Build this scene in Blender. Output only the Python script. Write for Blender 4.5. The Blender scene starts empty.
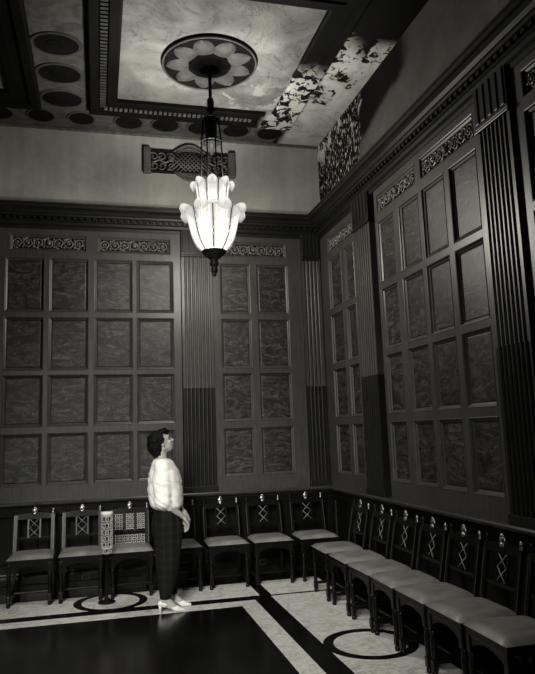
import bpy, bmesh, math, random
from mathutils import Vector, Matrix, noise
random.seed(7)
SC = bpy.context.scene
COL = SC.collection
PI = math.pi

# ------------------------------------------------------------------ camera, world, lights, exposure
cam_d = bpy.data.cameras.new('camera'); cam = bpy.data.objects.new('camera', cam_d); COL.objects.link(cam)
cam_d.sensor_fit = 'HORIZONTAL'; cam_d.sensor_width = 36.0
cam_d.lens = 36.0 * 645.0 / 535.0
cam_d.shift_x = 13.5 / 535.0; cam_d.shift_y = -1.0 / 535.0
cam_d.clip_start = 0.05
RT = Matrix(((0.97207615, -0.00296632, -0.23464689),
             (-0.23245785, -0.14901144, -0.96112379),
             (-0.03211407, 0.98883102, -0.14554001)))
cam.matrix_world = Matrix.Translation((0, 0, 1.65)) @ RT.to_4x4()
SC.camera = cam
w = bpy.data.worlds.new('World'); SC.world = w; w.use_nodes = True
w.node_tree.nodes['Background'].inputs[0].default_value = (1.0, 0.985, 0.93, 1)
w.node_tree.nodes['Background'].inputs[1].default_value = 0.007
# added fill light behind and left of the camera; no window stands there
ld = bpy.data.lights.new('window_light', 'AREA'); ld.shape = 'RECTANGLE'; ld.size = 1.6; ld.size_y = 2.2
ld.energy = 46; ld.color = (1.0, 0.985, 0.93); ld.spread = math.radians(42)
lo = bpy.data.objects.new('window_light', ld); COL.objects.link(lo)
lo.location = (-1.5, -0.4, 3.7)
lo.rotation_euler = (Vector((0.9, 6.2, 0.5)) - Vector(lo.location)).to_track_quat('-Z', 'Y').to_euler()
CHAND_W = 600.0
SC.view_settings.view_transform = 'Standard'; SC.view_settings.look = 'None'
SC.view_settings.exposure = 0.0; SC.view_settings.gamma = 1.0
SC.view_settings.use_curve_mapping = False

# ------------------------------------------------------------------ materials
def tint(g): return (g, g * 0.985, g * 0.92, 1)
class NT:
    def __init__(s, name):
        s.m = bpy.data.materials.new(name); s.m.use_nodes = True
        s.t = s.m.node_tree; s.b = s.t.nodes['Principled BSDF']
    def n(s, typ, **kw):
        x = s.t.nodes.new(typ)
        for k, v in kw.items():
            if k.startswith('i_'):
                key = k[2:]
                x.inputs[int(key) if key.isdigit() else key.replace('_', ' ')].default_value = v
            else: setattr(x, k, v)
        return x
    def l(s, a, b): s.t.links.new(a, b)
    def coord(s, kind='pos', scale=(1, 1, 1), rot=(0, 0, 0)):
        if kind == 'pos': o = s.n('ShaderNodeNewGeometry').outputs['Position']
        else: o = s.n('ShaderNodeTexCoord').outputs['Object']
        mp = s.n('ShaderNodeMapping'); mp.inputs['Scale'].default_value = scale; mp.inputs['Rotation'].default_value = rot
        s.l(o, mp.inputs['Vector']); return mp.outputs[0]
    def noise(s, vec, scale, detail=4, rough=0.55, dist=0.0):
        x = s.n('ShaderNodeTexNoise'); x.inputs['Scale'].default_value = scale; x.inputs['Detail'].default_value = detail
        x.inputs['Roughness'].default_value = rough; x.inputs['Distortion'].default_value = dist
        s.l(vec, x.inputs['Vector']); return x.outputs['Fac']
    def ramp(s, fac, stops):
        r = s.n('ShaderNodeValToRGB'); e = r.color_ramp.elements
        while len(e) < len(stops): e.new(0.5)
        for k, (p, c) in enumerate(stops):
            e[k].position = p; e[k].color = tint(c)
        s.l(fac, r.inputs[0]); return r.outputs[0]
    def fr(s, fac, a, b, va=0.0, vb=1.0):
        r = s.n('ShaderNodeMapRange', interpolation_type='SMOOTHSTEP')
        r.inputs[1].default_value = a; r.inputs[2].default_value = b; r.inputs[3].default_value = va; r.inputs[4].default_value = vb
        s.l(fac, r.inputs[0]); return r.outputs[0]
    def math(s, op, a, b=None):
        x = s.n('ShaderNodeMath', operation=op)
        for k, v in enumerate((a, b)):
            if v is None: continue
            if isinstance(v, (int, float)): x.inputs[k].default_value = v
            else: s.l(v, x.inputs[k])
        return x.outputs[0]
    def mix(s, fac, a, b):
        x = s.n('ShaderNodeMix', data_type='RGBA')
        for k, v in ((0, fac), (6, a), (7, b)):
            if isinstance(v, (int, float)): x.inputs[k].default_value = v if k == 0 else tint(v)
            else: s.l(v, x.inputs[k])
        return x.outputs[2]
    def sep(s, vec):
        x = s.n('ShaderNodeSeparateXYZ'); s.l(vec, x.inputs[0]); return x.outputs
    def bump(s, h, st=0.3, dist=0.01):
        b = s.n('ShaderNodeBump'); b.inputs['Strength'].default_value = st; b.inputs['Distance'].default_value = dist
        s.l(h, b.inputs['Height']); s.l(b.outputs[0], s.b.inputs['Normal'])
    def done(s, col=None, rough=0.5, spec=0.5, metal=0.0):
        if col is not None:
            if isinstance(col, (int, float)): s.b.inputs['Base Color'].default_value = tint(col)
            else: s.l(col, s.b.inputs['Base Color'])
        s.b.inputs['Roughness'].default_value = rough
        s.b.inputs['Specular IOR Level'].default_value = spec
        s.b.inputs['Metallic'].default_value = metal
        return s.m
def plain(name, g, rough=0.5, spec=0.5, metal=0.0, var=0.25, scale=6, kind='pos'):
    n = NT(name); f = n.noise(n.coord(kind), scale, 5)
    return n.done(n.ramp(f, [(0.3, g * (1 - var)), (0.7, g * (1 + var))]), rough, spec, metal)
def wood(name, g, rough=0.38, spec=0.5, kind='pos', sc=(14, 14, 1.6)):
    n = NT(name); v = n.coord(kind, sc)
    a = n.noise(v, 3.0, 6, 0.6, 0.4); b = n.noise(n.coord(kind), 1.3, 3)
    f = n.math('ADD', n.math('MULTIPLY', a, 0.7), n.math('MULTIPLY', b, 0.3))
    n.bump(a, 0.15, 0.004)
    return n.done(n.ramp(f, [(0.3, g * 0.55), (0.5, g), (0.72, g * 1.5)]), rough, spec)
def burl(name, g):
    n = NT(name); v = n.coord('pos', (1, 1, 1), (0.5, 0.4, 0.7))
    a = n.noise(n.coord('pos', (0.7, 0.7, 1.9), (0.35, 0.5, 0.2)), 6.0, 10, 0.76, 2.0); b = n.noise(v, 26, 6, 0.7, 1.5)
    f = n.math('ADD', n.math('MULTIPLY', a, 0.72), n.math('MULTIPLY', b, 0.28))
    n.bump(f, 0.35, 0.01)
    return n.done(n.ramp(f, [(0.40, g * 0.10), (0.47, g * 0.6), (0.53, g * 1.6), (0.61, g * 4.2)]), 0.45, 0.4)
M = {}
M['wood'] = wood('oak_frame', 0.044, 0.4, 0.4)
M['wood_dark'] = wood('stained_oak', 0.009, 0.36, 0.35)
M['cornice'] = wood('cornice_oak', 0.008, 0.48, 0.2, sc=(2, 2, 10))
M['dado'] = wood('dado_oak', 0.004, 0.35, 0.2)
M['ledge'] = wood('ledge_oak', 0.034, 0.3, sc=(2, 2, 10))
M['burl'] = burl('burl_panel', 0.019)
M['carved'] = wood('carved_oak', 0.10, 0.3)
M['carve_ground'] = plain('carving_ground', 0.004, 0.6, 0.2)
M['chair'] = wood('chair_wood', 0.0035, 0.3, 0.22, kind='obj')
M['leather'] = plain('leather', 0.19, 0.42, 0.5, 0, 0.3, 9, 'obj')
M['brass'] = plain('polished_brass', 0.36, 0.35, 0.5, 1.0, 0.1, 20, 'obj')
M['pale_inlay'] = plain('pale_inlay', 0.45, 0.4, 0.5, 0, 0.3, 40, 'obj')
M['stile_edge'] = plain('worn_stile_edge', 0.06, 0.4, 0.5, 0, 0.3, 40, 'obj')  # pale colour that paints the gloss highlight along the chair stiles
M['splat_inlay'] = plain('splat_inlay', 0.2, 0.4, 0.5, 0, 0.3, 40, 'obj')
M['iron'] = plain('dark_bronze', 0.004, 0.6, 0.1, 0.0, 0.3, 20)
M['bronze'] = plain('bronze_cup', 0.06, 0.4, 0.5, 0.5, 0.35, 25)
M['grille'] = plain('grille_iron', 0.06, 0.5, 0.5, 0.2, 0.3, 20)
M['petal_relief'] = plain('petal_plaster', 0.036, 0.7, 0.2, 0, 0.35, 9)
M['medal_dark'] = plain('medallion_paint', 0.003, 0.9, 0.05, 0, 0.4, 9)
M['black_marble'] = plain('black_marble', 0.004, 0.2, 0.3, 0, 0.5, 3)
def marble():
    n = NT('white_marble'); v = n.coord('pos', (1.0, 1.6, 1), (0, 0, 0.5))
    a = n.noise(v, 2.2, 9, 0.62, 2.2); vein = n.math('ABSOLUTE', n.math('SUBTRACT', a, 0.5))
    c = n.noise(n.coord('pos'), 16, 6, 0.65)
    vc = n.fr(vein, 0.0, 0.035, 0.55, 1.0); cc = n.fr(c, 0.3, 0.75, 0.72, 1.08)
    f = n.math('MULTIPLY', vc, cc)
    return n.done(n.mix(f, 0.12, 0.8), 0.3, 0.5)
M['marble'] = marble()
def plaster():
    n = NT('frieze_plaster'); v = n.coord('pos')
    a = n.noise(v, 1.1, 6, 0.6, 0.6); b = n.noise(v, 14, 5, 0.7)
    st = n.noise(n.coord('pos', (7, 7, 0.5)), 1.2, 4)
    f = n.math('ADD', n.math('MULTIPLY', a, 0.55), n.math('ADD', n.math('MULTIPLY', b, 0.2), n.math('MULTIPLY', st, 0.25)))
    n.bump(b, 0.2, 0.004)
    return n.done(n.ramp(f, [(0.34, 0.145), (0.5, 0.215), (0.64, 0.27)]), 0.85, 0.2)
M['plaster'] = plaster()
def frieze_right():
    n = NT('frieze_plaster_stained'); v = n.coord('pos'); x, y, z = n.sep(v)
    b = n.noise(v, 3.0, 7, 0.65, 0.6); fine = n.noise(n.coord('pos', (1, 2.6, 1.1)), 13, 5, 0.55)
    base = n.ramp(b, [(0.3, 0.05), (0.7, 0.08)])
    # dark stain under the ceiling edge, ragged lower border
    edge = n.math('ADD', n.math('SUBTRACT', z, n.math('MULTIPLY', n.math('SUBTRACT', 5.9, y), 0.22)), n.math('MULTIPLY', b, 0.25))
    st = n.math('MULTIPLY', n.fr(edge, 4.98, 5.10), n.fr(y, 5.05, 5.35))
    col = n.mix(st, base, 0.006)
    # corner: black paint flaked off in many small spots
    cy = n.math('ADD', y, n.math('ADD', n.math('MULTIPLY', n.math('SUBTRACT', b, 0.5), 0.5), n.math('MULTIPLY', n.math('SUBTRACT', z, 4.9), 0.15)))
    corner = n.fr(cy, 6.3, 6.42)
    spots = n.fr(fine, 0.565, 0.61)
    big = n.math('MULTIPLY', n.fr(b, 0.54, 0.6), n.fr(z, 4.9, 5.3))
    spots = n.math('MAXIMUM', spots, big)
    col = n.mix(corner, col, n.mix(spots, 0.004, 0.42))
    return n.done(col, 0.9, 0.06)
M['frieze_right'] = frieze_right()
def ceil_panel():
    n = NT('ceiling_panel_plaster'); v = n.coord('pos')
    a = n.noise(v, 1.6, 8, 0.65, 1.0); b = n.noise(v, 9, 6, 0.7, 0.6)
    cr = n.math('ABSOLUTE', n.math('SUBTRACT', n.noise(v, 1.1, 6, 0.6, 1.6), 0.5))
    x, y, z = n.sep(v)
    base = n.ramp(a, [(0.32, 0.065), (0.5, 0.12), (0.66, 0.165)])
    speck = n.fr(b, 0.60, 0.68)
    col = n.mix(n.math('MULTIPLY', speck, 0.6), base, 0.045)
    col = n.mix(n.math('MULTIPLY', n.fr(cr, 0.0, 0.012, 1.0, 0.0), 0.45), col, 0.028)
    # lighter bare patches towards the back right corner
    pt = n.math('MULTIPLY', n.fr(n.noise(v, 3.4, 6, 0.6, 0.4), 0.5, 0.53), n.math('MULTIPLY', n.fr(x, 1.1, 1.4), n.fr(y, 6.2, 6.5)))
    col = n.mix(n.math('MULTIPLY', pt, 0.8), col, 0.22)
    return n.done(col, 0.9, 0.15)
M['ceil_panel'] = ceil_panel()
def ceil_border():
    n = NT('ceiling_border_paint'); v = n.coord('pos'); x, y, z = n.sep(v)
    a = n.noise(v, 2.3, 8, 0.66, 1.2); b = n.noise(v, 8, 6, 0.65, 0.8)
    base = n.ramp(b, [(0.35, 0.034), (0.6, 0.065)])
    # the right strip has lost most of its paint
    zone = n.math('MULTIPLY', n.fr(x, 2.25, 2.36), n.fr(n.math('ADD', y, n.math('MULTIPLY', n.math('SUBTRACT', x, 2.3), -0.9)), 5.15, 5.55))
    pl = n.ramp(a, [(0.35, 0.18), (0.65, 0.36)])
    flake = n.math('ADD', n.math('MULTIPLY', a, 0.5), n.math('MULTIPLY', b, 0.5))
    thr = n.fr(n.math('ADD', flake, n.math('MULTIPLY', n.math('SUBTRACT', y, 6.3), 0.06)), 0.455, 0.47)
    streak = n.math('MULTIPLY', n.fr(n.math('ADD', x, n.math('MULTIPLY', n.math('SUBTRACT', b, 0.5), 0.25)), 2.64, 2.68), n.math('MULTIPLY', n.fr(y, 5.3, 5.5), n.fr(b, 0.40, 0.46)))
    right = n.mix(n.math('MAXIMUM', streak, n.math('MULTIPLY', zone, thr)), 0.004, pl)
    col = n.mix(n.fr(x, 2.2, 2.24), base, right)
    return n.done(col, 0.9, 0.06)
M['ceil_border'] = ceil_border()
def beam_mat():
    n = NT('beam_paint'); v = n.coord('pos'); x, y, z = n.sep(v)
    a = n.noise(v, 5.5, 7, 0.65, 1.0)
    zone = n.math('MULTIPLY', n.fr(x, 1.85, 1.98), n.fr(y, 5.72, 6.15))
    pe = n.math('MULTIPLY', zone, n.fr(a, 0.485, 0.50))
    return n.done(n.mix(pe, 0.003, 0.28), 0.7, 0.08)
M['beam'] = beam_mat()
M['dentil'] = plain('dentil_paint', 0.06, 0.8, 0.2, 0, 0.5, 14)
M['ornament_dark'] = plain('ornament_dark_paint', 0.004, 0.9, 0.05, 0, 0.4, 9)
M['ornament_grey'] = plain('ornament_grey_paint', 0.03, 0.8, 0.2, 0, 0.4, 9)
M['skin'] = plain('skin', 0.36, 0.5, 0.4, 0, 0.06, 20, 'obj')
M['hair'] = plain('dark_hair', 0.004, 0.6, 0.1, 0, 0.5, 60, 'obj')
M['sweater'] = plain('white_knit', 0.86, 0.9, 0.1, 0, 0.04, 60, 'obj')
M['shoe'] = plain('white_shoe', 0.72, 0.4, 0.5, 0, 0.05, 20, 'obj')
M['eye'] = plain('eye', 0.03, 0.2, 0.5)
M['lip'] = plain('lips', 0.17, 0.4, 0.5)
def plaid():
    n = NT('dark_plaid'); v = n.coord('obj'); x, y, z = n.sep(v)
    def stripes(s, k): return n.fr(n.math('SINE', n.math('MULTIPLY', s, k)), 0.72, 0.95)
    f = n.math('ADD', n.math('MULTIPLY', stripes(x, 95), 0.5), n.math('MULTIPLY', stripes(z, 80), 0.35))
    return n.done(n.mix(f, 0.004, 0.011), 0.85, 0.2)
M['plaid'] = plaid()
def glass_mat():
    n = NT('lit_frosted_glass'); t = n.t
    out = t.nodes['Material Output']
    tr = n.n('ShaderNodeBsdfTransparent'); tr.inputs[0].default_value = (0.36, 0.355, 0.335, 1)
    em = n.n('ShaderNodeEmission'); em.inputs[0].default_value = (1, 0.985, 0.93, 1)
    z = n.sep(n.coord('pos'))[2]
    # the glass glows most beside its bulbs, least at the curled tips and the thick moulded edges
    low = n.fr(z, 3.45, 3.84, 0.98, 0.60); up = n.fr(z, 3.85, 4.16, 0.90, 0.62)
    st = n.math('MAXIMUM', low, n.math('MULTIPLY', up, n.fr(z, 3.86, 3.89)))
    at = n.n('ShaderNodeAttribute', attribute_name='thick')
    st = n.math('MULTIPLY', st, n.fr(at.outputs['Fac'], 0.6, 1.0, 1.0, 0.5))
    n.l(st, em.inputs[1])
    ad = n.n('ShaderNodeAddShader'); n.l(tr.outputs[0], ad.inputs[0]); n.l(em.outputs[0], ad.inputs[1])
    n.l(ad.outputs[0], out.inputs['Surface'])
    return n.m
M['glass'] = glass_mat()

# ------------------------------------------------------------------ mesh helpers
def new(): return bmesh.new()
def obj(name, bm, mat, parent=None, smooth=False, recalc=True):
    if recalc: bmesh.ops.recalc_face_normals(bm, faces=bm.faces)
    me = bpy.data.meshes.new(name); bm.to_mesh(me); bm.free()
    for m in (mat if isinstance(mat, (list, tuple)) else [mat]): me.materials.append(M[m])
    if smooth:
        for p in me.polygons: p.use_smooth = True
    o = bpy.data.objects.new(name, me); COL.objects.link(o)
    if parent: o.parent = parent
    return o
def tag(o, label, cat=None, group=None, kind=None):
    o['label'] = label
    if cat: o['category'] = cat
    if group: o['group'] = group
    if kind: o['kind'] = kind
    return o
def empty(name, loc, rz=0):
    o = bpy.data.objects.new(name, None); COL.objects.link(o); o.location = loc; o.rotation_euler = (0, 0, rz)
    o.empty_display_size = 0.1
    return o
def box(bm, x0, x1, y0, y1, z0, z1, bev=0.0, mi=0, fn=None):
    cs = [(x, y, z) for x in (x0, x1) for y in (y0, y1) for z in (z0, z1)]
    vs = [bm.verts.new(c) for c in cs]
    fs = []
    for idx in ((0, 1, 3, 2), (4, 6, 7, 5), (0, 4, 5, 1), (2, 3, 7, 6), (0, 2, 6, 4), (1, 5, 7, 3)):
        f = bm.faces.new([vs[i] for i in idx]); f.material_index = mi; fs.append(f)
    if bev > 0:
        es = list({e for f in fs for e in f.edges})
        r = bmesh.ops.bevel(bm, geom=es, offset=bev, segments=2, affect='EDGES', profile=0.5)
        vs = list({v for f in r['faces'] for v in f.verts} | {v for v in vs if v.is_valid})
        for f in r['faces']: f.material_index = mi
    if fn:
        for v in vs: v.co = Vector(fn(*v.co))
    return vs
def tube(bm, pts, r, seg=6, mi=0, closed=False, cap=True):
    pts = [Vector(p) for p in pts]; n = len(pts)
    rs = r if isinstance(r, (list, tuple)) else [r] * n
    rings = []; up0 = None
    for i, p in enumerate(pts):
        if closed: t = (pts[(i + 1) % n] - pts[i - 1])
        else: t = pts[min(i + 1, n - 1)] - pts[max(i - 1, 0)]
        t.normalize()
        if up0 is None:
            up0 = Vector((0, 0, 1)) if abs(t.z) < 0.9 else Vector((1, 0, 0))
        a = t.cross(up0); a.normalize(); b = a.cross(t); b.normalize(); up0 = b
        rings.append([bm.verts.new(p + (a * math.cos(q) + b * math.sin(q)) * rs[i]) for q in [2 * PI * k / seg for k in range(seg)]])
    m = n if closed else n - 1
    for i in range(m):
        A, B = rings[i], rings[(i + 1) % n]
        for k in range(seg):
            f = bm.faces.new((A[k], A[(k + 1) % seg], B[(k + 1) % seg], B[k])); f.material_index = mi; f.smooth = True
    if cap and not closed:
        for R in (rings[0], rings[-1]):
            f = bm.faces.new(R); f.material_index = mi
def lathe(bm, prof, c=(0, 0), seg=24, mi=0, a0=0.0):
    rings = []
    for r, z in prof:
        rings.append([bm.verts.new((c[0] + r * math.cos(a0 + 2 * PI * k / seg), c[1] + r * math.sin(a0 + 2 * PI * k / seg), z)) for k in range(seg)])
    for i in range(len(prof) - 1):
        for k in range(seg):
            f = bm.faces.new((rings[i][k], rings[i][(k + 1) % seg], rings[i + 1][(k + 1) % seg], rings[i + 1][k])); f.material_index = mi; f.smooth = True
    bm.faces.new(rings[0]).material_index = mi; bm.faces.new(rings[-1]).material_index = mi
def sphere(bm, c, r, seg=12, rings=8, mi=0, rot=None):
    if not isinstance(r, (list, tuple)): r = (r, r, r)
    mt = Matrix.Translation(c) @ (rot.to_4x4() if rot else Matrix()) @ Matrix.Diagonal((*r, 1))
    res = bmesh.ops.create_uvsphere(bm, u_segments=seg, v_segments=rings, radius=1.0, matrix=mt)
    for f in {f for v in res['verts'] for f in v.link_faces}: f.material_index = mi; f.smooth = True
def capsule(bm, p0, p1, r0, r1, seg=12):
    sphere(bm, p0, r0, seg, 8); sphere(bm, p1, r1, seg, 8); tube(bm, [p0, p1], [r0, r1], seg)
def quad(bm, cs, mi=0):
    f = bm.faces.new([bm.verts.new(c) for c in cs]); f.material_index = mi; return f

YB, XR, ZC = 7.75, 2.85, 5.39
def BK(s, n, z): return (s, YB - n, z)
def RG(s, n, z): return (XR - n, s, z)

# ------------------------------------------------------------------ shell
def shell(name, dims, mat, label):
    bm = new(); box(bm, *dims); o = obj(name, bm, mat); tag(o, label, kind='structure'); return o
X0, Y0 = -3.4, -1.2
floor = shell('floor', (X0, XR, Y0, YB, -0.2, 0.0), 'black_marble', 'polished black floor inlaid with white veined marble bands and rings')
wall_back = shell('wall_back', (X0, XR + 0.2, YB, YB + 0.2, -0.2, ZC + 0.2), 'plaster', 'back wall, bare plaster frieze above dark wooden panelling')
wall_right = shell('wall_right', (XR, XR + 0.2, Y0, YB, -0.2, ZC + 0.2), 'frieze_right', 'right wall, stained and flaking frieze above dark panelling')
ceiling = shell('ceiling', (X0, XR, Y0, YB, ZC, ZC + 0.2), 'ceil_border', 'painted plaster ceiling with flaking border round a pale coffer')

# marble inlays
def pale_strip(rects, name='marble_inlay', mat='marble', h=0.0015):
    bm = new()
    for r in rects: box(bm, r[0], r[1], r[2], r[3], 0.0, h)
    return obj(name, bm, mat, floor)
pale_strip([(X0, 1.60, 6.67, 7.25)])
pale_strip([(1.72, 2.40, 6.66, 7.25)])
pale_strip([(1.70, 2.40, 1.0, 6.60)])
pale_strip([(X0, 1.515, 6.33, 6.51), (1.345, 1.515, 1.0, 6.33)])
def annulus(cx, cy, r0, r1, mat, name, z=0.002):
    bm = new(); S = 72
    a = [bm.verts.new((cx + r0 * math.cos(2 * PI * k / S), cy + r0 * math.sin(2 * PI * k / S), z)) for k in range(S)]
    b = [bm.verts.new((cx + r1 * math.cos(2 * PI * k / S), cy + r1 * math.sin(2 * PI * k / S), z)) for k in range(S)]
    for k in range(S): bm.faces.new((a[k], b[k], b[(k + 1) % S], a[(k + 1) % S]))
    return obj(name, bm, mat, floor)
for cx, cy in ((0.13, 6.96), (2.05, 4.93)):
    annulus(cx, cy, 0.285, 0.365, 'black_marble', 'ring_inlay')

# ------------------------------------------------------------------ wooden panelling
TRIM = [0]
def trim(bm, mat, label, smooth=False):
    TRIM[0] += 1
    o = obj('trim_%d' % TRIM[0], bm, mat, smooth=smooth); tag(o, label, kind='structure'); return o
MOULD = [(0.0, 0.060), (0.005, 0.064), (0.012, 0.061), (0.018, 0.048), (0.032, 0.040), (0.037, 0.030)]
ROWS = [(1.14, 1.68), (1.79, 2.34), (2.43, 3.01), (3.11, 3.715)]
def frame_mesh(bm, W, s0, s1, z0, z1, ops, nf=0.06, mould=MOULD):
    ss = sorted({s0, s1} | {o[0] for o in ops} | {o[1] for o in ops}); zs = sorted({z0, z1} | {o[2] for o in ops} | {o[3] for o in ops})
    for i in range(len(ss) - 1):
        for j in range(len(zs) - 1):
            cs, cz = (ss[i] + ss[i + 1]) / 2, (zs[j] + zs[j + 1]) / 2
            if any(o[0] < cs < o[1] and o[2] < cz < o[3] for o in ops): continue
            quad(bm, [W(ss[i], nf, zs[j]), W(ss[i + 1], nf, zs[j]), W(ss[i + 1], nf, zs[j + 1]), W(ss[i], nf, zs[j + 1])])
    for a, b in (((s0, z0), (s0, z1)), ((s1, z0), (s1, z1)), ((s0, z0), (s1, z0)), ((s0, z1), (s1, z1))):
        quad(bm, [W(a[0], 0, a[1]), W(b[0], 0, b[1]), W(b[0], nf, b[1]), W(a[0], nf, a[1])])
    for o in ops:
        for k in range(len(mould) - 1):
            (d0, n0), (d1, n1) = mould[k], mould[k + 1]
            A = [(o[0] + d0, o[2] + d0), (o[1] - d0, o[2] + d0), (o[1] - d0, o[3] - d0), (o[0] + d0, o[3] - d0)]
            B = [(o[0] + d1, o[2] + d1), (o[1] - d1, o[2] + d1), (o[1] - d1, o[3] - d1), (o[0] + d1, o[3] - d1)]
            for e in range(4):
                g = (e + 1) % 4
                quad(bm, [W(A[e][0], n0, A[e][1]), W(A[g][0], n0, A[g][1]), W(B[g][0], n1, B[g][1]), W(B[e][0], n1, B[e][1])])
def panel(W, o, parent, mat='burl', name='panel'):
    bm = new(); d = 0.034
    a = (o[0] + d, o[1] - d, o[2] + d, o[3] - d); e = 0.012
    b = (a[0] + e, a[1] - e, a[2] + e, a[3] - e)
    A = [(a[0], a[2]), (a[1], a[2]), (a[1], a[3]), (a[0], a[3])]; B = [(b[0], b[2]), (b[1], b[2]), (b[1], b[3]), (b[0], b[3])]
    for k in range(4):
        g = (k + 1) % 4
        quad(bm, [W(A[k][0], 0.028, A[k][1]), W(A[g][0], 0.028, A[g][1]), W(B[g][0], 0.033, B[g][1]), W(B[k][0], 0.033, B[k][1])])
    quad(bm, [W(x, 0.033, z) for x, z in B])
    return obj(name, bm, mat, parent)
def carving(W, o, parent):
    """scrolling vine carved in a long strip, with a rosette at the middle"""
    d = 0.03; s0, s1, z0, z1 = o[0] + d, o[1] - d, o[2] + d, o[3] - d
    bm = new(); quad(bm, [W(s0 - 0.01, 0.022, z0 - 0.01), W(s1 + 0.01, 0.022, z0 - 0.01), W(s1 + 0.01, 0.022, z1 + 0.01), W(s0 - 0.01, 0.022, z1 + 0.01)], 1)
    h = (z1 - z0); zc = (z0 + z1) / 2; n = max(2, round((s1 - s0) / (h * 0.82))); st = (s1 - s0) / n
    for k in range(n):
        sg = 1 if k % 2 else -1; c = s0 + st * (k + 0.5); pts = []
        for q in range(15):
            t = q / 14; a = PI * (0.5 + 3.1 * t) * sg; r = h * 0.46 * (1 - 0.78 * t)
            pts.append(W(c + r * math.cos(a), 0.03 + 0.012 * t, zc + r * math.sin(a)))
        tube(bm, pts, [0.011 * (1 - 0.4 * q / 14) for q in range(15)], 5)
        for q in range(5):
            a = q * 2 * PI / 5 + k; sphere(bm, W(c + h * 0.34 * math.cos(a), 0.036, zc + h * 0.34 * math.sin(a)), h * 0.085, 6, 5)
        sphere(bm, W(c, 0.04, zc), h * 0.12, 8, 6)
        sphere(bm, W(c + st / 2, 0.034, z0 + h * 0.18), h * 0.10, 6, 5); sphere(bm, W(c + st / 2, 0.034, z1 - h * 0.18), h * 0.10, 6, 5)
    sphere(bm, W((s0 + s1) / 2, 0.045, zc), h * 0.2, 10, 7)
    return obj('carved_strip', bm, ['carved', 'carve_ground'], parent)
def bay(W, s0, s1, cols, carve, label):
    ops = [(a - 0.022, b + 0.022, z0 - 0.020, z1 + 0.020) for a, b in cols for z0, z1 in ROWS]
    cops = [(a - 0.015, b + 0.015, 3.815, 4.02) for a, b in carve]
    bm = new(); frame_mesh(bm, W, s0, s1, 0.95, 4.16, ops + cops)
    t = trim(bm, 'wood', label)
    for o in ops: panel(W, o, t)
    for o in cops: carving(W, o, t)
    return t
bay(BK, X0, -1.62, [(-2.55, -2.15), (-2.06, -1.73)], [(-2.5, -1.78)], 'panelled bay of the back wall farthest left')
bay(BK, -1.20, -0.080, [(-1.03, -0.63), (-0.54, -0.131)], [(-0.99, -0.15)], 'panelled bay at the left end of the back wall')
bay(BK, -0.080, 0.975, [(-0.029, 0.379), (0.465, 0.868)], [(0.005, 0.845)], 'panelled bay of the back wall behind the woman')
bay(BK, 1.374, 2.525, [(1.486, 1.831), (1.947, 2.326)], [(1.49, 2.325)], 'panelled bay of the back wall right of the chandelier')
bay(RG, 6.50, YB - 0.06, [(6.60, 6.87), (6.99, 7.38)], [(6.60, 7.38)], 'narrow panelled bay of the right wall beside the corner')
bay(RG, 4.06, 5.97, [(5.57, 5.90), (5.07, 5.42), (4.62, 4.97), (4.14, 4.50)], [(5.09, 5.90), (4.14, 4.97)], 'wide panelled bay of the right wall')
bay(RG, 2.3, 3.63, [(3.16, 3.52), (2.68, 3.04)], [(2.68, 3.52)], 'panelled bay of the right wall nearest the viewer')

def pilaster(W, s0, s1, label, nfl=7, n0=0.06, blk=True):
    """fluted upper shaft, reeded dark lower shaft, block under the cornice"""
    m = 0.025; wdt = (s1 - s0 - 2 * m) / nfl
    def prof(sign):
        pts = [(s0, 0.0), (s0, n0 + 0.03), (s0 + m, n0 + 0.03)]
        for k in range(nfl):
            c = s0 + m + wdt * (k + 0.5); r = wdt * 0.36
            for q in range(9):
                a = PI * q / 8; pts.append((c - r * math.cos(a), n0 + 0.03 + sign * r * math.sin(a)))
        return pts + [(s1 - m, n0 + 0.03), (s1, n0 + 0.03), (s1, 0.0)]
    def ext(bm, pr, z0, z1):
        a = [bm.verts.new(W(s, n, z0)) for s, n in pr]; b = [bm.verts.new(W(s, n, z1)) for s, n in pr]
        for k in range(len(pr) - 1): bm.faces.new((a[k], a[k + 1], b[k + 1], b[k]))
    bm = new(); ext(bm, prof(-1), 2.18, 3.80); t = trim(bm, 'wood', label)
    bm = new(); ext(bm, prof(0.8), 1.02, 2.18); lw = obj('lower_shaft', bm, 'wood_dark', t); lw['label'] = 'darker reeded lower shaft'
    bm = new(); box(bm, s0 - 0.01, s1 + 0.01, 0.0, n0 + 0.045, 0.955, 1.03, 0.006, fn=W); obj('plinth', bm, 'wood_dark', t)
    bm = new(); box(bm, s0 - 0.012, s1 + 0.012, 0.0, n0 + 0.05, 3.79, 3.815, 0.006, fn=W)
    box(bm, s0 - 0.004, s1 + 0.004, 0.0, n0 + 0.04, 3.815, 4.16, 0.008, fn=W)
    ns = 5
    for k in range(ns):
        c = s0 + (s1 - s0) * (k + 0.5) / ns; box(bm, c - 0.02, c + 0.02, n0 + 0.038, n0 + 0.05, 3.85, 4.13, 0.005, fn=W)
    obj('capital_block', bm, 'wood_dark', t)
pilaster(BK, 0.985, 1.364, 'fluted pilaster of the back wall below the grille')
pilaster(BK, 2.53, 2.775, 'fluted pilaster in the room corner', 4)
pilaster(RG, 6.06, 6.49, 'fluted pilaster of the right wall between panelled bays')
pilaster(BK, -1.60, -1.22, 'fluted pilaster at the far left of the back wall')
pilaster(RG, 3.65, 4.04, 'fluted pilaster of the right wall nearest the viewer')

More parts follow.
